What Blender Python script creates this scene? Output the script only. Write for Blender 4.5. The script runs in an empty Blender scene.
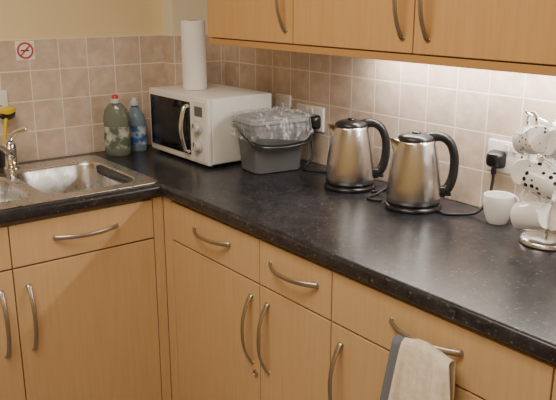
import bpy, bmesh, math, random
from mathutils import Vector, Matrix, noise
random.seed(4)
D=bpy.data; COL=bpy.context.scene.collection
# ------------------------------------------------------------------ camera
P=math.radians(15.8); a=math.radians(37.7); f=723
C=Vector((2.592,-1.665,1.48))
F=Vector((-math.cos(a),math.sin(a),0)); R=Vector((math.sin(a),math.cos(a),0))
fw=F*math.cos(P)+Vector((0,0,-math.sin(P))); up=F*math.sin(P)+Vector((0,0,math.cos(P)))
cd=D.cameras.new('camera'); cam=D.objects.new('camera',cd); COL.objects.link(cam)
M=Matrix((R,up,-fw)).transposed().to_4x4(); M.translation=C; cam.matrix_world=M
cd.sensor_width=36; cd.lens=f/556*36; cd.clip_start=.02; bpy.context.scene.camera=cam

# ------------------------------------------------------------------ materials
def mat(name,col=(.8,.8,.8),rough=.5,metal=0,**kw):
    m=D.materials.new(name); m.use_nodes=True
    b=m.node_tree.nodes['Principled BSDF']
    b.inputs['Base Color'].default_value=(*col,1); b.inputs['Roughness'].default_value=rough
    b.inputs['Metallic'].default_value=metal
    for k,v in kw.items(): b.inputs[k.replace('_',' ')].default_value=v
    return m
def N(m,t,**kw):
    n=m.node_tree.nodes.new(t)
    for k,v in kw.items():
        if k in n.inputs.keys(): n.inputs[k].default_value=v
        else: setattr(n,k,v)
    return n
def L(m,o,i): m.node_tree.links.new(o,i)
def coords(m,scale=(1,1,1),loc=(0,0,0)):
    tc=N(m,'ShaderNodeTexCoord'); mp=N(m,'ShaderNodeMapping')
    mp.inputs['Scale'].default_value=scale; mp.inputs['Location'].default_value=loc
    L(m,tc.outputs['Object'],mp.inputs[0]); return mp.outputs[0]
def ramp(m,fac,stops):
    r=N(m,'ShaderNodeValToRGB'); e=r.color_ramp.elements
    while len(e)<len(stops): e.new(.5)
    for i,(p,c) in enumerate(stops): e[i].position=p; e[i].color=(*c,1) if len(c)==3 else c
    L(m,fac,r.inputs[0]); return r.outputs[0]
def bump(m,h,strength=.2,dist=.002):
    b=N(m,'ShaderNodeBump'); b.inputs['Strength'].default_value=strength; b.inputs['Distance'].default_value=dist
    L(m,h,b.inputs['Height']); L(m,b.outputs[0],m.node_tree.nodes['Principled BSDF'].inputs['Normal'])
def bsdf(m): return m.node_tree.nodes['Principled BSDF']
def noisy(m,c1,c2,scale,detail=4,cs=(1,1,1),lo=.35,hi=.65):
    n=N(m,'ShaderNodeTexNoise',Scale=scale,Detail=detail); L(m,coords(m,cs),n.inputs['Vector'])
    L(m,ramp(m,n.outputs[0],[(lo,c1),(hi,c2)]),bsdf(m).inputs['Base Color']); return n

def wood(name,c1,c2,horiz=False):
    m=mat(name,rough=.42)
    noisy(m,c1,c2,6,6,(14,14,.9) if not horiz else (.9,14,14),.25,.75)
    return m
WOOD=wood('beech_laminate',(.575,.372,.183),(.640,.430,.225))
WOODU=wood('beech_laminate_upper',(.58,.325,.12),(.64,.38,.158))
EDGE=mat('beech_edge',(.52,.28,.10),.5)
CARC=mat('carcass',(.42,.27,.13),.6)
PAINT=mat('cream_paint',(.72,.58,.34),.7); noisy(PAINT,(.79,.63,.36),(.82,.66,.385),3)
PAINT2=mat('pale_paint',(.80,.72,.55),.7)
FLOORM=mat('floor_vinyl',(.25,.2,.16),.5); noisy(FLOORM,(.2,.16,.12),(.3,.25,.2),8)
def tiles(name,axes):
    m=mat(name,rough=.28)
    tc=N(m,'ShaderNodeTexCoord'); sp=N(m,'ShaderNodeSeparateXYZ'); cb=N(m,'ShaderNodeCombineXYZ')
    L(m,tc.outputs['Object'],sp.inputs[0]); L(m,sp.outputs[axes],cb.inputs[0]); L(m,sp.outputs['Z'],cb.inputs[1])
    mp=N(m,'ShaderNodeMapping'); mp.inputs['Location'].default_value=(10*.108+.02,-.9+10*.108,0); L(m,cb.outputs[0],mp.inputs[0])
    br=N(m,'ShaderNodeTexBrick',offset=0.0,squash=1.0)
    for k,v in dict(Scale=1,**{'Mortar Size':.0024,'Mortar Smooth':.3,'Bias':0,'Brick Width':.108,'Row Height':.108}).items(): br.inputs[k].default_value=v
    br.inputs['Color1'].default_value=(.0,.0,.0,1); br.inputs['Color2'].default_value=(1,1,1,1); br.inputs['Mortar'].default_value=(.5,.5,.5,1)
    L(m,mp.outputs[0],br.inputs['Vector'])
    n=N(m,'ShaderNodeTexNoise',Scale=22,Detail=6,Roughness=.6); L(m,mp.outputs[0],n.inputs['Vector'])
    base=ramp(m,n.outputs[0],[(.3,(.54,.41,.315)),(.55,(.65,.52,.415)),(.75,(.74,.62,.51))])
    tint=ramp(m,br.outputs['Color'],[(0,(.91,.89,.865)),(1,(1.0,1.0,1.0))])
    mu=N(m,'ShaderNodeMix',data_type='RGBA',blend_type='MULTIPLY'); mu.inputs[0].default_value=1
    L(m,base,mu.inputs[6]); L(m,tint,mu.inputs[7])
    mx=N(m,'ShaderNodeMix',data_type='RGBA'); L(m,br.outputs['Fac'],mx.inputs[0]); L(m,mu.outputs[2],mx.inputs[6]); mx.inputs[7].default_value=(.84,.76,.65,1)
    L(m,mx.outputs[2],bsdf(m).inputs['Base Color'])
    inv=N(m,'ShaderNodeMath',operation='SUBTRACT'); inv.inputs[0].default_value=1; L(m,br.outputs['Fac'],inv.inputs[1])
    ad=N(m,'ShaderNodeMath',operation='MULTIPLY_ADD'); L(m,n.outputs[0],ad.inputs[0]); ad.inputs[1].default_value=.25; L(m,inv.outputs[0],ad.inputs[2])
    bump(m,ad.outputs[0],.5,.0015)
    return m
TILEX=tiles('tiles_x','X'); TILEY=tiles('tiles_y','Y')
def worktop_mat():
    m=mat('worktop_laminate',rough=.28)
    c=coords(m)
    n=N(m,'ShaderNodeTexNoise',Scale=24,Detail=8,Roughness=.75); L(m,c,n.inputs['Vector'])
    base=ramp(m,n.outputs[0],[(.38,(.008,.008,.011)),(.62,(.030,.030,.036))])
    n2=N(m,'ShaderNodeTexNoise',Scale=95,Detail=3,Roughness=.6,Distortion=1.2); L(m,c,n2.inputs['Vector'])
    fl=ramp(m,n2.outputs[0],[(.59,(0,0,0)),(.68,(.7,.7,.7))])
    n3=N(m,'ShaderNodeTexVoronoi',Scale=44); L(m,c,n3.inputs['Vector'])
    f3=ramp(m,n3.outputs['Distance'],[(.085,(.75,.75,.75)),(.15,(0,0,0))])
    mx=N(m,'ShaderNodeMix',data_type='RGBA'); L(m,fl,mx.inputs[0]); L(m,base,mx.inputs[6]); mx.inputs[7].default_value=(.125,.118,.115,1)
    mx2=N(m,'ShaderNodeMix',data_type='RGBA'); L(m,f3,mx2.inputs[0]); L(m,mx.outputs[2],mx2.inputs[6]); mx2.inputs[7].default_value=(.19,.18,.175,1)
    L(m,mx2.outputs[2],bsdf(m).inputs['Base Color'])
    return m
WORK=worktop_mat()
STEEL=mat('brushed_steel',(.62,.615,.61),.24,1,Anisotropic=.65)
tg_=N(STEEL,'ShaderNodeTangent',direction_type='RADIAL',axis='Z'); L(STEEL,tg_.outputs[0],bsdf(STEEL).inputs['Tangent'])
SINK=mat('sink_steel',(.60,.59,.57),.30,1)
nn=N(SINK,'ShaderNodeTexNoise',Scale=30,Detail=4); L(SINK,coords(SINK),nn.inputs['Vector']); L(SINK,ramp(SINK,nn.outputs[0],[(.3,(.22,)*3),(.7,(.38,)*3)]),bsdf(SINK).inputs['Roughness'])
CHROME=mat('chrome',(.8,.8,.8),.08,1)
NICKEL=mat('satin_nickel',(.46,.43,.38),.34,1)
BLACK=mat('black_plastic',(.012,.012,.013),.28)
RUBBER=mat('black_cable',(.01,.01,.01),.5)
WHITE=mat('white_plastic',(.80,.78,.74),.32)
CER=mat('white_ceramic',(.83,.82,.79),.12)
GLASSB=mat('black_glass',(.006,.006,.008),.06)
PAPER=mat('kitchen_paper',(.85,.84,.81),.9)
nn=N(PAPER,'ShaderNodeTexVoronoi',Scale=110); L(PAPER,coords(PAPER),nn.inputs['Vector']); bump(PAPER,nn.outputs[0],.3,.001)
CARD=mat('cardboard',(.25,.17,.1),.8)
BIN=mat('grey_bin_plastic',(.14,.145,.155),.42)
BINL=mat('grey_lid_plastic',(.15,.155,.165),.42)
BAG=mat('bag_film',(.88,.89,.92),.10,Alpha=.30,Specular_IOR_Level=1.0)
nn=N(BAG,'ShaderNodeTexNoise',Scale=45,Detail=5,Roughness=.65,Distortion=1.5); L(BAG,coords(BAG,(1,1,.35)),nn.inputs['Vector']); bump(BAG,nn.outputs[0],1.0,.012)
L(BAG,ramp(BAG,nn.outputs[0],[(.40,(.08,.08,.08)),(.56,(.24,.24,.24)),(.66,(.65,.65,.65))]),bsdf(BAG).inputs['Alpha'])
RED=mat('red_plastic',(.55,.03,.025),.35)
SIGNW=mat('sign_white',(.85,.84,.8),.4)

# ------------------------------------------------------------------ mesh helpers
def root(name,loc=(0,0,0),rz=0):
    e=D.objects.new(name,None); e.empty_display_size=.05; e.location=loc; e.rotation_euler=(0,0,rz); COL.objects.link(e); return e
def link(name,bm,m,parent=None,smooth=False,bevel=0,seg=2,sub=0):
    me=D.meshes.new(name); bm.normal_update(); bm.to_mesh(me); bm.free()
    ob=D.objects.new(name,me); COL.objects.link(ob)
    for mm in (m if isinstance(m,(list,tuple)) else [m]): me.materials.append(mm)
    if smooth:
        for p in me.polygons: p.use_smooth=True
    if bevel:
        b=ob.modifiers.new('bevel','BEVEL'); b.width=bevel; b.segments=seg; b.limit_method='ANGLE'; b.angle_limit=.6; b.harden_normals=False
    if sub:
        s=ob.modifiers.new('sub','SUBSURF'); s.levels=sub; s.render_levels=sub
    if parent: ob.parent=parent
    return ob
def box(name,lo,hi,m,parent=None,bevel=0,seg=2):
    bm=bmesh.new(); bmesh.ops.create_cube(bm,size=1)
    for v in bm.verts: v.co=Vector([(l+h)/2+c*(h-l) for l,h,c in zip(lo,hi,v.co)])
    return link(name,bm,m,parent,bevel>0 and seg>2,bevel,seg)
def lathe(name,prof,m,parent=None,seg=48,sx=1,sy=1,mtx=None,smooth=True):
    bm=bmesh.new(); rings=[]
    for r,z in prof:
        if r<1e-5: rings.append([bm.verts.new((0,0,z))])
        else: rings.append([bm.verts.new((r*sx*math.cos(2*math.pi*i/seg),r*sy*math.sin(2*math.pi*i/seg),z)) for i in range(seg)])
    for A,B in zip(rings,rings[1:]):
        if len(A)==1 and len(B)==1: continue
        for i in range(seg):
            j=(i+1)%seg
            if len(A)==1: bm.faces.new((A[0],B[j],B[i]))
            elif len(B)==1: bm.faces.new((A[i],A[j],B[0]))
            else: bm.faces.new((A[i],A[j],B[j],B[i]))
    bmesh.ops.recalc_face_normals(bm,faces=bm.faces)
    if mtx: bm.transform(mtx)
    ob=link(name,bm,m,parent,smooth)
    if smooth:
        e=ob.modifiers.new('es','EDGE_SPLIT'); e.split_angle=math.radians(50)
    return ob
def cat(pts,n=8):
    pts=[Vector(p) for p in pts]; q=[pts[0]*2-pts[1]]+pts+[pts[-1]*2-pts[-2]]; out=[]
    for i in range(1,len(q)-2):
        for k in range(n):
            t=k/n; p0,p1,p2,p3=q[i-1:i+3]
            out.append(.5*((2*p1)+(p2-p0)*t+(2*p0-5*p1+4*p2-p3)*t*t+(3*p1-p0-3*p2+p3)*t**3))
    out.append(pts[-1]); return out
def tube(name,pts,r,m,parent=None,n=8,seg=12,flat=None,cap=True,upv=(0,0,1),rf=None):
    """sweep; flat=(a,b) ellipse factors along side / normal"""
    pts=cat(pts,n) if n>1 else [Vector(p) for p in pts]
    bm=bmesh.new(); rings=[]; fa,fb=flat or (1,1); side=None
    for i,p in enumerate(pts):
        t=(pts[min(i+1,len(pts)-1)]-pts[max(i-1,0)]).normalized()
        if side is None:
            side=t.cross(Vector(upv)); 
            if side.length<.05: side=t.cross(Vector((1,0.2,0)))
        side=(side-t*side.dot(t)).normalized(); nr=side.cross(t)
        rr=r*(rf(i/(len(pts)-1)) if rf else 1)
        rings.append([bm.verts.new(p+side*(rr*fa*math.cos(2*math.pi*k/seg))+nr*(rr*fb*math.sin(2*math.pi*k/seg))) for k in range(seg)])
    for A,B in zip(rings,rings[1:]):
        for k in range(seg):
            j=(k+1)%seg; bm.faces.new((A[k],A[j],B[j],B[k]))
    if cap: bm.faces.new(rings[0]); bm.faces.new(rings[-1][::-1])
    bmesh.ops.recalc_face_normals(bm,faces=bm.faces)
    return link(name,bm,m,parent,True)
def rrect(w,d,r,n=6,cx=0,cy=0):
    out=[]
    for (sx,sy,a0) in ((1,1,0),(-1,1,90),(-1,-1,180),(1,-1,270)):
        for k in range(n+1):
            t=math.radians(a0+90*k/n)
            out.append((cx+sx*(w/2-r)+r*math.cos(t),cy+sy*(d/2-r)+r*math.sin(t)))
    return out
def loft(name,sections,m,parent=None,capb=True,capt=True,smooth=True,n=6,split=40):
    """sections: (w,d,r,z)"""
    bm=bmesh.new(); rings=[]
    for s in sections:
        w,d,r,z=s[:4]; cx,cy=(s[4],s[5]) if len(s)>4 else (0,0)
        rings.append([bm.verts.new((x,y,z)) for x,y in rrect(w,d,r,n,cx,cy)])
    for A,B in zip(rings,rings[1:]):
        for i in range(len(A)):
            j=(i+1)%len(A); bm.faces.new((A[i],A[j],B[j],B[i]))
    if capb: bm.faces.new(rings[0][::-1])
    if capt: bm.faces.new(rings[-1])
    ob=link(name,bm,m,parent,smooth)
    if smooth:
        e=ob.modifiers.new('es','EDGE_SPLIT'); e.split_angle=math.radians(split)
    return ob
def plate(name,loops,z0,z1,bev,m,parent=None):
    """filled 2D curve with holes -> slab between z0,z1 with rounded edges"""
    cu=D.curves.new(name,'CURVE'); cu.dimensions='2D'; cu.fill_mode='BOTH'
    for lp in loops:
        s=cu.splines.new('POLY'); s.points.add(len(lp)-1)
        for p,c in zip(s.points,lp): p.co=(c[0],c[1],0,1)
        s.use_cyclic_u=True
    cu.extrude=(z1-z0)/2-bev; cu.bevel_depth=bev; cu.bevel_resolution=3
    tmp=D.objects.new('tmp',cu); COL.objects.link(tmp); 
    dg=bpy.context.evaluated_depsgraph_get(); dg.update()
    me=D.meshes.new_from_object(tmp.evaluated_get(dg)); D.objects.remove(tmp)
    me.name=name; me.materials.clear(); me.materials.append(m)
    me.transform(Matrix.Translation((0,0,(z0+z1)/2)))
    ob=D.objects.new(name,me); COL.objects.link(ob)
    for p in me.polygons: p.use_smooth=True
    e=ob.modifiers.new('es','EDGE_SPLIT'); e.split_angle=math.radians(35)
    if parent: ob.parent=parent
    return ob

# ------------------------------------------------------------------ room
XE,YE,H=4.2,-4.0,2.5
box('floor',(-.12,YE-.12,-.1),(XE+.12,.12,0),FLOORM)
box('wall_back',(0,0,0),(XE,.12,H),PAINT2)
box('wall_left',(-.12,YE,0),(0,.12,H),PAINT)
box('wall_right',(XE,YE,0),(XE+.12,.12,H),PAINT)
box('wall_front',(-.12,YE-.12,0),(XE+.12,YE,H),PAINT)
box('ceiling',(-.12,YE-.12,H),(XE+.12,.12,H+.1),mat('ceiling_paint',(.8,.76,.68),.8))
# boxed-in pipe chase in the corner
box('trim_1',(0,-.235,.9),(.08,0,H),PAINT2)
# tiling (4 courses)
T=.007; TZ=1.332
box('wall_tiles_back',(.08,-T,.9),(3.2,0,TZ),TILEX,bevel=.0015)
box('wall_tiles_left',(0,-2.6,.9),(T,-.235,TZ),TILEY,bevel=.0015)
box('wall_tiles_chase_front',(.08,-.235-T,.9),(.08+T,-T,TZ),TILEY,bevel=.0015)
box('wall_tiles_chase_side',(T,-.235-T,.9),(.08,-.235,TZ),TILEX,bevel=.0015)

# ------------------------------------------------------------------ base units
LT=.862; FY=-.583; DT=.018; G=.0018
def handle(parent,c,length,axis,nrm,name='handle'):
    """flat bow handle; c = centre on door face"""
    c=Vector(c); ax=Vector(axis); nr=Vector(nrm); h=length/2
    pts=[]
    for i in range(13):
        t=-1+2*i/12; pts.append(c+ax*(h*t)+nr*(.004+.030*(1-abs(t)**2.3)))
    pts=[c-ax*h*.985-nr*.001]+pts+[c+ax*h*.985-nr*.001]
    tube(name,pts,.0056,NICKEL,parent,n=3,seg=12,flat=(1.25,.62) ,upv=nrm,rf=lambda t:.95+.35*abs(2*t-1)**6)
def front(parent,name,x0,x1,z0,z1,m=WOOD,run='A',y=None):
    y=FY if y is None else y
    if run=='A': return box(name,(x0+G,y-0.0,z0+G),(x1-G,y+DT,z1-G),m,parent,bevel=.0012)
    return box(name,(-y-DT,x0+G,z0+G),(-y,x1-G,z1-G),m,parent,bevel=.0012)
box('corner_cabinet',(.03,FY+.002,0),(.582,-.02,LT-.002),CARC,bevel=.002)
bA=root('base_cabinet')
box('carcass',(.636,FY+DT+.001,.1),(3.2,-.02,LT-.004),CARC,bA)
box('plinth',(.60,FY+.07,0),(3.2,FY+.085,.1),WOOD,bA)
box('corner_post',(.585,FY,0),(.634,FY+DT,LT-.006),WOOD,bA,bevel=.001)
units=[(.636,1.11,'r'),(1.11,1.402,'l'),(1.402,1.985,'l'),(1.985,2.585,'l'),(2.585,3.185,'r')]
for i,(x0,x1,s) in enumerate(units):
    front(bA,'drawer_front_%d'%i,x0,x1,.722,.852)
    front(bA,'door_panel_%d'%i,x0,x1,.105,.720)
    c=(x0+x1)/2
    handle(bA,(c,FY,.797),.19,(1,0,0),(0,-1,0),'drawer_handle_%d'%i)
    hx=x1-.038 if s=='r' else x0+.038
    handle(bA,(hx,FY,.575),.205,(0,0,1),(0,-1,0),'door_handle_%d'%i)
lathe('lock',[(0,0),(.010,0),(.010,.004),(.0075,.006),(.0075,.004),(0,.004)],NICKEL,bA,24,mtx=Matrix.Translation((1.090,FY,.445))@Matrix.Rotation(math.radians(90),4,'X'))
bB=root('sink_cabinet')
SY0=-.62
# carcass kept as panels so that the bowls have room
box('side_panel',(.02,SY0-.0,.1),(.56,SY0+.016,LT-.004),CARC,bB)
box('back_panel',(.02,-2.6,.1),(.03,SY0,LT-.004),CARC,bB)
box('bottom_panel',(.03,-2.6,.1),(.56,SY0,.118),CARC,bB)
box('rail',(.545,-2.6,.70),(.563,SY0,.74),CARC,bB)
box('rail_top',(.545,-2.6,.845),(.563,SY0,LT-.004),CARC,bB)
box('filler',(.565,SY0+.0015,0),(.583,-.5835,LT-.006),WOOD,bB,bevel=.001)
box('plinth',(.50,-2.6,0),(.515,-.59,.1),WOOD,bB)
for i,(y0,y1,s) in enumerate([(-1.078,SY0,'l'),(-1.678,-1.078,'r'),(-2.278,-1.678,'l')]):
    front(bB,'drawer_front_%d'%i,y0,y1,.722,.852,run='B')
    front(bB,'door_panel_%d'%i,y0,y1,.105,.720,run='B')
    c=(y0+y1)/2
    handle(bB,(-FY,c,.790),.20,(0,1,0),(1,0,0),'drawer_handle_%d'%i)
    hy=y0+.040 if s=='l' else y1-.040
    handle(bB,(-FY,hy,.56),.205,(0,0,1),(1,0,0),'door_handle_%d'%i)

# ------------------------------------------------------------------ worktop (L shape with sink cut-out)
bv=.012; e=bv
plate('worktop',[[(.001+e,-.001-e),(3.2-e,-.001-e),(3.2-e,-.6+e),(.6-e,-.6+e),(.6-e,-2.6+e),(.001+e,-2.6+e)],
   rrect(.455,.93,.03,cx=.315,cy=-1.09)],LT,.9,bv,WORK)

# ------------------------------------------------------------------ sink
sk=root('stainless_sink',(0,0,0))
b1=(.37,.30,.07,.340,-.780); b2=(.33,.15,.07,.340,-1.045) ; b3=(.36,.42,.02,.335,-1.36)
def rr(b,g=0): return rrect(b[0]+g,b[1]+g,b[2],8,b[3],b[4])
plate('deck',[rrect(.510,1.02,.03,8,.321,-1.095),rr(b1,.012),rr(b2,.012)],.8995,.9045,.0022,SINK,sk)
for nm,b,dp in (('main_bowl',b1,.155),('half_bowl',b2,.10)):
    w,d,r,x,y=b; z=.9035
    secs=[(w+.016,d+.016,r+.006,z+.0005,x,y),(w+.006,d+.006,r+.002,z-.002,x,y),(w,d,r,z-.009,x,y),(w-.016,d-.016,r-.004,z-dp*.6,x,y),
      (w-.03,d-.03,r-.008,z-dp*.85,x,y),(w-.055,d-.055,r-.012,z-dp*.97,x,y),(w-.10,d-.10,r-.02,z-dp,x,y),(w-.22,d-.13 if d<.2 else d-.2,.005,z-dp-.003,x,y)]
    loft(nm,secs,SINK,sk,capb=False,capt=True,split=80)
    lathe(nm+'_waste',[(0,0),(.03,0),(.034,.003),(.038,.003),(.041,0)],CHROME,sk,32,mtx=Matrix.Translation((x,y,z-dp-.001)))
for i in range(6):
    tube('drainer_rib_%d'%i,[(.19,-1.24-i*.055,.9045),(.3,-1.24-i*.055,.9055),(.48,-1.24-i*.055,.9045)],.004,SINK,sk,n=3,seg=8)
# tap
tp=root('mixer_tap',(.110,-.905,.905))
lathe('tap_body',[(0,0),(.027,0),(.027,.006),(.021,.012),(.019,.05),(.021,.056),(.021,.085),(.016,.095),(0,.097)],CHROME,tp,32)
tube('spout',[(.012,-.008,.055),(.05,-.03,.075),(.10,-.065,.105),(.15,-.10,.115),(.18,-.12,.105),(.187,-.125,.085)],.0115,CHROME,tp,seg=16)
tube('lever',[(0,0,.09),(-.005,.01,.112),(.012,.03,.130),(.035,.052,.138)],.007,CHROME,tp,seg=12,flat=(1.5,.7))
lathe('lever_marker',[(0,0),(.007,0),(.006,.003),(0,.004)],mat('blue_marker',(.02,.12,.5),.3),tp,20,mtx=Matrix.Translation((.006,0,.097)))
# yellow washing-up brush leaning in holder behind tap
YEL=mat('yellow_plastic',(.75,.55,.02),.4)
br=root('washing_up_brush',(.045,-.908,.900))
lathe('pot',[(0,0),(.026,0),(.03,.07),(.027,.07),(.024,.004),(0,.004)],BLACK,br,32)
tube('brush_handle',[(0,0,.01),(.003,.004,.08),(.004,.014,.15),(.004,.022,.185)],.006,YEL,br,seg=12)
lathe('brush_head',[(0,0),(.018,.002),(.024,.012),(.024,.022),(0,.03)],YEL,br,32,sx=.6,sy=1.25,mtx=Matrix.Translation((.004,.024,.182)))
lathe('bristles',[(0,0),(.020,0),(.024,-.022),(0,-.024)],BLACK,br,32,sx=.7,sy=1.2,mtx=Matrix.Translation((.012,.026,.19))@Matrix.Rotation(math.radians(60),4,'Y'))

# ------------------------------------------------------------------ wall units
wu=root('wall_cabinet')
UY=-.33; UZ=1.342
UX=.476
box('carcass',(UX,UY+DT+.001,UZ),(3.2,-.0085,2.06),WOODU,wu)
box('pelmet',(UX,UY+.004,UZ-.019),(3.2,UY+.022,UZ),EDGE,wu,bevel=.001)
for i in range(6):
    x0=UX+.458*i; x1=min(x0+.458,3.2)
    box('door_panel_%d'%i,(x0+G,UY,UZ+.004),(x1-G,UY+DT,2.055),WOODU,wu,bevel=.0012)
    hx=x1-.034 if i in(0,1,3) else x0+.046
    handle(wu,(hx,UY,1.485),.21,(0,0,1),(0,-1,0),'door_handle_%d'%i)
sl=root('under_cabinet_light')
box('housing',(.95,-.10,UZ-.016),(2.6,-.045,UZ-.001),WHITE,sl,bevel=.002)

# ------------------------------------------------------------------ microwave
mw=root('microwave',(.105,-.365,.9))
W_,DP,HH=.415,.275,.243
box('body',(0,.016,.012),(W_,DP,HH),WHITE,mw,bevel=.006,seg=3)
box('front_frame',(0,0,.010),(W_,.018,HH+.001),WHITE,mw,bevel=.005,seg=3)
box('door_glass',(.014,-.003,.034),(.300,.002,HH-.022),GLASSB,mw,bevel=.0015)
box('door_mesh_window',(.04,-.0038,.06),(.262,-.002,HH-.05),mat('window_mesh',(.02,.02,.022),.25),mw,bevel=.002)
box('control_panel',(.318,-.003,.02),(W_-.012,.002,HH-.014),mat('panel_white',(.75,.74,.72),.35),mw,bevel=.0015)
box('panel_print',(.335,-.0042,.178),(W_-.03,-.002,.212),mat('grey_print',(.12,.12,.13),.4),mw)
for k,z in enumerate((.14,.075)):
    lathe('knob_%d'%k,[(0,0),(.024,0),(.024,.004),(.0185,.006),(.017,.022),(0,.023)],mat('knob_grey_%d'%k,(.55,.54,.52),.3),mw,32,mtx=Matrix.Translation((.360,-.003,z))@Matrix.Rotation(math.radians(90),4,'X'))
    box('knob_mark_%d'%k,(.3585,-.0275,z),(.3615,-.0255,z+.015),BLACK,mw)
tube('door_handle',[(.292,-.002,HH-.035),(.294,-.022,HH-.045),(.294,-.036,.13),(.294,-.022,.055),(.292,-.002,.045)],.0075,CHROME,mw,seg=12)
for sx in (.03,W_-.03):
    for sy in (.03,DP-.03): lathe('foot_%d_%d'%(sx*100,sy*100),[(0,0),(.012,0),(.012,.013),(0,.013)],BLACK,mw,16,mtx=Matrix.Translation((sx,sy,0)))
for r_ in range(4):
    for c_ in range(9): box('vent_%d_%d'%(r_,c_),(W_-.001,.10+c_*.016,.12+r_*.018),(W_+.0006,.110+c_*.016,.124+r_*.018),mat('vent_dark',(.25,.24,.23),.6) if (r_+c_)==0 else D.materials['vent_dark'],mw)
# ------------------------------------------------------------------ kitchen roll
kr=root('paper_towel_roll',(.262,-.255,1.1445))
lathe('roll',[(.021,.0),(.043,.0),(.0445,.004),(.0445,.244),(.043,.248),(.021,.248),(.021,0)],PAPER,kr)
lathe('core',[(.0205,.001),(.0205,.249),(.019,.249),(.019,.001)],CARD,kr)

# ------------------------------------------------------------------ washing-up liquid bottles
def bottle(name,loc,rz,h,w,body,label,capm,tipm,kind):
    b=root(name,loc,rz); s=h/.245; r=w/2
    if kind==0:
        prof=[(0,0),(r*.86,0),(r*.97,.006),(r,.03),(r*.98,.07),(r*.92,.10),(r*.96,.13),(r*.97,.155),(r*.85,.185),(r*.55,.205),(.014,.214),(.014,.218),(0,.218)]
    else:
        prof=[(0,0),(r*.88,0),(r*.98,.006),(r,.03),(r*.92,.09),(r*.96,.14),(r*.8,.17),(r*.5,.19),(.013,.208),(.013,.212),(0,.212)]
    lathe('bottle_body',[(a_,z*s) for a_,z in prof],body,b,sx=1,sy=.56)
    lathe('bottle_label',[(r*1.0,.032*s),(r*1.012,.034*s),(r*.995,.07*s),(r*.94,.10*s),(r*.965,.118*s)],label,b,sx=1,sy=.565)
    lathe('bottle_cap',[(0,.212*s),(.018,.212*s),(.018,.226*s),(.012,.229*s),(0,.229*s)],capm,b,24)
    lathe('cap_tip',[(.012,.229*s),(.011,.240*s),(.006,.245*s),(0,.245*s)],tipm,b,24)
lab1=mat('label_green'); noisy(lab1,(.09,.12,.09),(.50,.52,.46),28,2,(1,1,1),.42,.58)
lab2=mat('label_blue'); noisy(lab2,(.03,.10,.35),(.5,.58,.66),30,2,(1,1,1),.42,.58)
rz=math.atan2(R.y,R.x)
bottle('washing_up_liquid_bottle',(.105,-.505,.9),rz,.228,.100,mat('green_liquid',(.30,.34,.28),.10,Transmission_Weight=.55),lab1,mat('cap_white',(.6,.6,.57),.35),RED,0)
bottle('washing_up_liquid_bottle',(.075,-.412,.9),rz,.205,.080,mat('blue_liquid',(.30,.42,.54),.10,Transmission_Weight=.5),lab2,mat('cap_clear',(.55,.62,.68),.3),D.materials['cap_white'],1)

# ------------------------------------------------------------------ food-waste caddy
cb=root('food_waste_caddy',(.636,-.185,.9),math.radians(-8))
cb.scale=(.93,.93,.97)
loft('bin_body',[(.135,.185,.03,0),(.145,.195,.034,.004),(.155,.212,.036,.09),(.158,.215,.036,.092),(.166,.226,.038,.155),(.180,.240,.04,.158),(.182,.242,.04,.172),(.17,.23,.036,.172),(.15,.21,.034,.09)],BIN,cb,capt=True)
loft('bin_lid',[(.172,.232,.04,.173),(.188,.248,.042,.176),(.188,.248,.042,.184),(.176,.236,.04,.192),(.12,.17,.03,.199),(.08,.12,.02,.199)],BINL,cb,split=60)
tube('bin_handle',[(.0,-.124,.150),(.055,-.128,.132),(.098,-.100,.108),(.102,0,.098),(.098,.100,.108),(.055,.128,.132),(0,.124,.150)],.0055,BLACK,cb,seg=10,flat=(1.6,.7))
bm=bmesh.new(); rings=[]
for k,(g,z,am) in enumerate([(-.004,.196,.0),(.010,.189,.003),(.014,.176,.005),(.014,.160,.007),(.017,.146,.009),(.021,.134,.012),(.024,.126,.014)]):
    ring=[]
    for i,(x,y) in enumerate(rrect(.186+g,.246+g,.045,20)):
        an=math.atan2(y,x); w=am*(math.sin(an*11+k*.6)+.6*math.sin(an*23+1.3*k)+.5*math.sin(an*37+k*.3))
        n_=Vector((x,y,0)).normalized(); ring.append(bm.verts.new((x+n_.x*w*.45,y+n_.y*w*.45,z+w*(.9 if k>4 else .1))))
    rings.append(ring)
for A,B in zip(rings,rings[1:]):
    for i in range(len(A)):
        j=(i+1)%len(A); bm.faces.new((A[i],A[j],B[j],B[i]))
link('bin_liner',bm,BAG,cb,True)
bm=bmesh.new(); bmesh.ops.create_grid(bm,x_segments=50,y_segments=60,size=.5)
for v in bm.verts:
    x,y=v.co.x*.20,v.co.y*.26; q=noise.noise(Vector((x*32,y*32,3))); q2=noise.noise(Vector((x*75,y*75,9)))
    edge=max(abs(v.co.x),abs(v.co.y))*2
    v.co=Vector((x,y,.203+(.020*abs(q)+.010*abs(q2))*(1-edge**4)-.010*edge**6))
link('liner_top',bm,BAG,cb,True)

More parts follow.
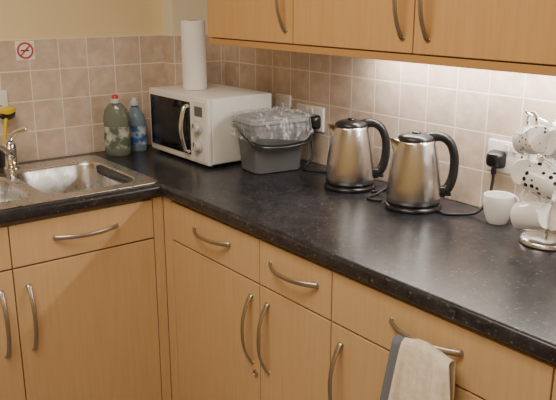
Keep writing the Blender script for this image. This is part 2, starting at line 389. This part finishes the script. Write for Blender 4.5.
# ------------------------------------------------------------------ kettles
def kettle(loc):
    k=root('electric_kettle',loc,math.atan2(R.y,R.x)-.12); k.scale=(1,1,.915)
    lathe('power_base',[(0,0),(.079,0),(.081,.003),(.081,.009),(.077,.015),(.06,.017),(0,.017)],BLACK,k)
    lathe('base_ring',[(0,.016),(.072,.016),(.0745,.019),(.0745,.023),(0,.023)],BLACK,k)
    lathe('steel_body',[(0,.023),(.0735,.023),(.0760,.027),(.0760,.040),(.0738,.08),(.0695,.12),(.0640,.16),(.0580,.192),(.0545,.207),(.0535,.211),(.051,.213),(0,.213)],STEEL,k,64)
    lathe('lid',[(0,.2125),(.0505,.2125),(.0505,.219),(.047,.225),(.034,.231),(.015,.2335),(0,.234)],BLACK,k)
    lathe('lid_knob',[(0,.233),(.012,.233),(.013,.236),(.010,.239),(0,.240)],BLACK,k,24)
    # pouring lip
    bm=bmesh.new(); n=10; A=[];B=[]
    for i in range(n+1):
        t=math.radians(180-34+68*i/n); s_=math.sin(math.pi*i/n)
        A.append(bm.verts.new((.061*math.cos(t),.061*math.sin(t),.172)))
        r_=.054+.020*s_**1.5
        B.append(bm.verts.new((r_*math.cos(t),r_*math.sin(t)*(1-.35*s_),.212+.005*s_)))
    for i in range(n): bm.faces.new((A[i],B[i],B[i+1],A[i+1]))
    c_=bm.verts.new((-.045,0,.2125))
    for i in range(n): bm.faces.new((B[i],c_,B[i+1]))
    link('spout',bm,STEEL,k,True)
    tube('handle',[(.030,0,.217),(.050,0,.223),(.074,0,.221),(.094,0,.203),(.106,0,.168),(.108,0,.125),(.103,0,.088),(.092,0,.062),(.075,0,.050)],.0115,BLACK,k,seg=16,flat=(1.15,.95),upv=(0,1,0),rf=lambda t:1.25-.3*math.sin(math.pi*t))
    box('handle_mount',(.060,-.013,.036),(.088,.013,.070),BLACK,k,bevel=.005,seg=3)
    box('switch',(.086,-.008,.040),(.104,.008,.050),BLACK,k,bevel=.002)
    # water gauge window
    bm=bmesh.new(); n=12; prev=None
    for i in range(n+1):
        z=.075+.09*i/n; r_=.0743-(z-.075)*.120+.0012; hw=.0075*math.sqrt(max(.05,1-(2*i/n-1)**6)); ang=math.radians(20); da=hw/r_
        cur=[bm.verts.new((r_*math.cos(ang+s*da),r_*math.sin(ang+s*da),z)) for s in (-1,0,1)]
        if prev:
            bm.faces.new((prev[0],prev[1],cur[1],cur[0])); bm.faces.new((prev[1],prev[2],cur[2],cur[1]))
        prev=cur
    link('water_gauge',bm,GLASSB,k,True)
    return k
kettle((.990,-.142,.9)); kettle((1.262,-.152,.9))

# ------------------------------------------------------------------ sockets, plugs, cables
def socket(name,loc,w,axis='A',gangs=2):
    s=root(name,loc,0 if axis=='A' else math.radians(90))
    box('faceplate',(-w/2,-.010,-.043),(w/2,0,.043),WHITE,s,bevel=.003,seg=3)
    for g in range(gangs):
        cx=(-.036+.072*g) if gangs==2 else 0
        dk=D.materials.get('slot_dark') or mat('slot_dark',(.03,.03,.03),.6)
        box('earth_slot_%d'%g,(cx-.0025,-.0106,.005),(cx+.0025,-.0095,.014),dk,s)
        box('slot_l_%d'%g,(cx-.014,-.0106,-.012),(cx-.008,-.0095,-.008),dk,s)
        box('slot_r_%d'%g,(cx+.008,-.0106,-.012),(cx+.014,-.0095,-.008),dk,s)
        o_=-.012 if g==0 else .012
        box('rocker_%d'%g,(-.007+o_,-.0135,.018),(.007+o_,-.0095,.036),WHITE,s,bevel=.001)
    return s
T2=T+.0005
socket('power_outlet',(.642,-T2,1.062),.146)
socket('power_outlet',(1.475,-T2,1.060),.146)
sw=root('light_switch',(.487,-T2,1.085)); box('faceplate',(-.043,-.010,-.043),(.043,0,.043),WHITE,sw,bevel=.003,seg=3); box('rocker',(-.006,-.0135,-.012),(.006,-.009,.012),WHITE,sw,bevel=.001)
sB=socket('power_outlet',(T2,-.940,1.12),.146,'B')
def plug(name,loc,cable):
    p=root(name,loc)
    loft('plug_body',[(.050,.048,.012,0),(.050,.048,.014,.012),(.042,.040,.014,.026),(.034,.032,.012,.030)],BLACK,p)
    p.children[0].rotation_euler=(math.radians(90),0,0)
    box('strain_relief',(-.006,-.022,-.042),(.006,-.010,-.018),BLACK,p,bevel=.003,seg=3)
    tube('cable',[Vector(c)-Vector(loc) for c in cable],.0042,RUBBER,p,seg=8)
z0=.9045
plug('power_plug',(.680,-T2-.0105,1.054),[(.680,-.034,1.02),(.684,-.040,.985),(.700,-.050,.935),(.700,-.085,.907),(.735,-.115,z0),(.80,-.085,z0),(.86,-.07,z0),(.912,-.095,.9055)])
plug('power_plug',(1.439,-T2-.0105,1.053),[(1.439,-.034,1.02),(1.441,-.038,.99),(1.440,-.050,.945),(1.428,-.080,.91),(1.395,-.125,z0),(1.37,-.145,z0),(1.345,-.14,.9055)])
tube('kettle_flex',[(1.085,-.14,z0+.001),(1.095,-.09,z0),(1.12,-.055,z0+.03),(1.135,-.06,z0+.05),(1.13,-.085,z0+.03),(1.11,-.14,z0),(1.13,-.20,z0),(1.175,-.19,z0+.001)],.0042,RUBBER,seg=8)

# ------------------------------------------------------------------ cups
def mugmesh(parent,m,r=.039,h=.088,mtx=None,taper=.0):
    T4=mtx or Matrix.Identity(4)
    lathe('mug_body',[(0,.003),(r*(.6),.0),(r*(.86-taper),.0),(r*(.95-taper),.006),(r*(1-taper*.35),.03),(r,h-.002),(r-.001,h),(r-.0035,h-.001),(r-.004-r*taper*.3,.03),(r*(.85-taper),.009),(0,.007)],m,parent,40,mtx=T4)
    pts=[T4@Vector(p) for p in [(r-.003,0,h*.80),(r+.012,0,h*.84),(r+.026,0,h*.68),(r+.027,0,h*.45),(r+.014,0,h*.24),(r-.005,0,h*.24)]]
    tube('mug_handle',pts,.0042,m,parent,seg=10,flat=(1.3,.9),upv=T4.to_3x3()@Vector((0,1,0)))
def dotmat(name,scale,th,col=(.02,.02,.022)):
    m=mat(name,rough=.12); v=N(m,'ShaderNodeTexVoronoi',Scale=scale,Randomness=.55); L(m,coords(m),v.inputs['Vector'])
    L(m,ramp(m,v.outputs['Distance'],[(th,col),(th+.03,(.83,.82,.79))]),bsdf(m).inputs['Base Color']); return m
DOT=dotmat('dotted_ceramic',60,.29); DOT2=dotmat('petal_ceramic',80,.25,(.06,.06,.06))
TAN=mat('cream_ceramic',(.72,.66,.55),.15)
wm=root('ceramic_mug',(1.496,-.083,.9),math.radians(75))
mugmesh(wm,CER,.039,.076,taper=.22)
lathe('tea_stain',[(0,.0078),(.022,.0088)],mat('tea',(.10,.05,.02),.3),wm)

mt=root('mug_tree',(1.672,-.129,.9))
lathe('tree_base',[(0,0),(.060,0),(.064,.003),(.063,.010),(.056,.016),(.02,.019),(.006,.022),(0,.022)],STEEL,mt)
lathe('tree_rod',[(0,.015),(.0048,.015),(.0048,.322),(.008,.328),(.009,.335),(.006,.342),(0,.344)],CHROME,mt,20)
specs=[(-122,.255,DOT2),(-35,.250,CER),(95,.255,DOT2),(-78,.165,DOT),(-168,.165,CER),(40,.150,CER),(-96,.078,CER),(-15,.075,TAN)]
for i,(az,zc,mm) in enumerate(specs):
    t=math.radians(az); d=Vector((math.cos(t),math.sin(t),0)); tg=Vector((-d.y,d.x,0))
    rd=.058; hz=zc+.037+.018
    pts=[(0,0,hz-.03),d*.03+Vector((0,0,hz-.012)),d*.056+Vector((0,0,hz-.002)),d*.076+Vector((0,0,hz+.008)),d*.082+Vector((0,0,hz+.014))]
    tube('arm_%d'%i,pts,.0028,CHROME,mt,seg=8)
    # mug: local z (opening) -> tangent, local x (handle) -> up
    tilt=math.radians(-14); sg=-1 if i%2==0 else 1
    zax=(tg*sg*math.cos(tilt)+Vector((0,0,1))*math.sin(tilt)).normalized(); xax=(Vector((0,0,1))-zax*zax.z).normalized(); yax=zax.cross(xax)
    Mx=Matrix((xax,yax,zax)).transposed().to_4x4(); Mx.translation=d*rd+Vector((0,0,zc))-zax*.040
    mugmesh(mt,mm,.035,.078,Mx)

# ------------------------------------------------------------------ tea towel over the drawer handle
TW=mat('cream_towel',rough=.95); wv=noisy(TW,(.76,.67,.52),(.87,.79,.65),60,3)
v2=N(TW,'ShaderNodeTexVoronoi',Scale=260); L(TW,coords(TW),v2.inputs['Vector']); bump(TW,v2.outputs[0],.5,.001)
TG=mat('grey_towel_border',(.16,.175,.205),.95)
hcx=(1.402+1.985)/2
bm=bmesh.new(); NU,NV=52,60; grid=[]
yh=FY-.0335; zh=.797
path=[]
for k in range(NV+1):
    s=k/NV
    if s<.38: u_=(1-s/.38); path.append((yh+.0105,zh-.004-.30*u_,u_,0))
    elif s<.46:
        t=math.pi*(s-.38)/.08; path.append((yh+.0105*math.cos(t),zh+.0095*math.sin(t)-.002,0,0))
    else: u_=(s-.46)/.54; path.append((yh-.0105-.004*math.sin(u_*3),zh-.004-.45*u_,u_,1))
for k,(y,z,u_,fr) in enumerate(path):
    row=[]
    for i in range(NU+1):
        w=i/NU-.5
        wid=.146+.075*min(1,u_*1.6)*fr+.02*u_
        x=hcx+.026+w*wid+(.004*u_ if fr else 0)
        if fr: y2=y-.026*u_**.6*(.5+.5*math.sin(w*20+1+.8*u_))-.012*u_**.5*(math.sin(w*45+2.+u_)+1)/2-.004*u_
        else: y2=min(y+.004*u_*math.sin(w*20),FY-.004)
        sag=-.006*(1-math.cos(w*6))*(0 if fr else 1)
        row.append(bm.verts.new((x,y2,z+(.010*math.sin(w*9)*u_ if fr else sag))))
    grid.append(row)
for A,B in zip(grid,grid[1:]):
    for i in range(NU):
        fc=bm.faces.new((A[i],A[i+1],B[i+1],B[i])); fc.material_index=1 if i<9 else 0
tw=link('tea_towel',bm,[TW,TG],None,True)
so=tw.modifiers.new('solid','SOLIDIFY'); so.thickness=.0022; so.offset=0

# ------------------------------------------------------------------ no-smoking sign
sg=root('no_smoking_sign',(T2,-.788,1.294))
Ry=Matrix.Rotation(math.radians(90),4,'Y')
box('sign_plate',(0,-.033,-.033),(.0015,.033,.033),SIGNW,sg)
lathe('prohibition_ring',[(.0225,0),(.029,0),(.029,.001),(.0225,.001),(.0225,0)],RED,sg,mtx=Matrix.Translation((.0015,0,0))@Ry,smooth=False)
b=box('prohibition_bar',(0,-.0025,-.025),(.0012,.0025,.025),RED,sg); b.location=(.002,0,0); b.rotation_euler=(math.radians(-45),0,0)
box('cigarette',(.0012,-.016,-.0025),(.0022,.013,.0025),BLACK,sg)

# ------------------------------------------------------------------ lights
def area(name,loc,size,energy,col,rot=(0,0,0)):
    l=D.lights.new(name,'AREA'); l.shape='RECTANGLE'; l.size,l.size_y=size; l.energy=energy; l.color=col
    o=D.objects.new(name,l); o.location=loc; o.rotation_euler=rot; COL.objects.link(o); return o
area('ceiling_light',(1.5,-1.6,2.45),(1.2,.8),39,(1,.90,.76))
area('ceiling_light',(3.2,-3.0,2.45),(1.0,1.0),18,(1,.90,.77))
area('under_cabinet_tube',(1.78,-.075,UZ-.018),(1.6,.035),12.5,(1,.96,.90))
w=D.worlds.new('world'); w.use_nodes=True; bpy.context.scene.world=w
w.node_tree.nodes['Background'].inputs[0].default_value=(1,.86,.68,1); w.node_tree.nodes['Background'].inputs[1].default_value=.30
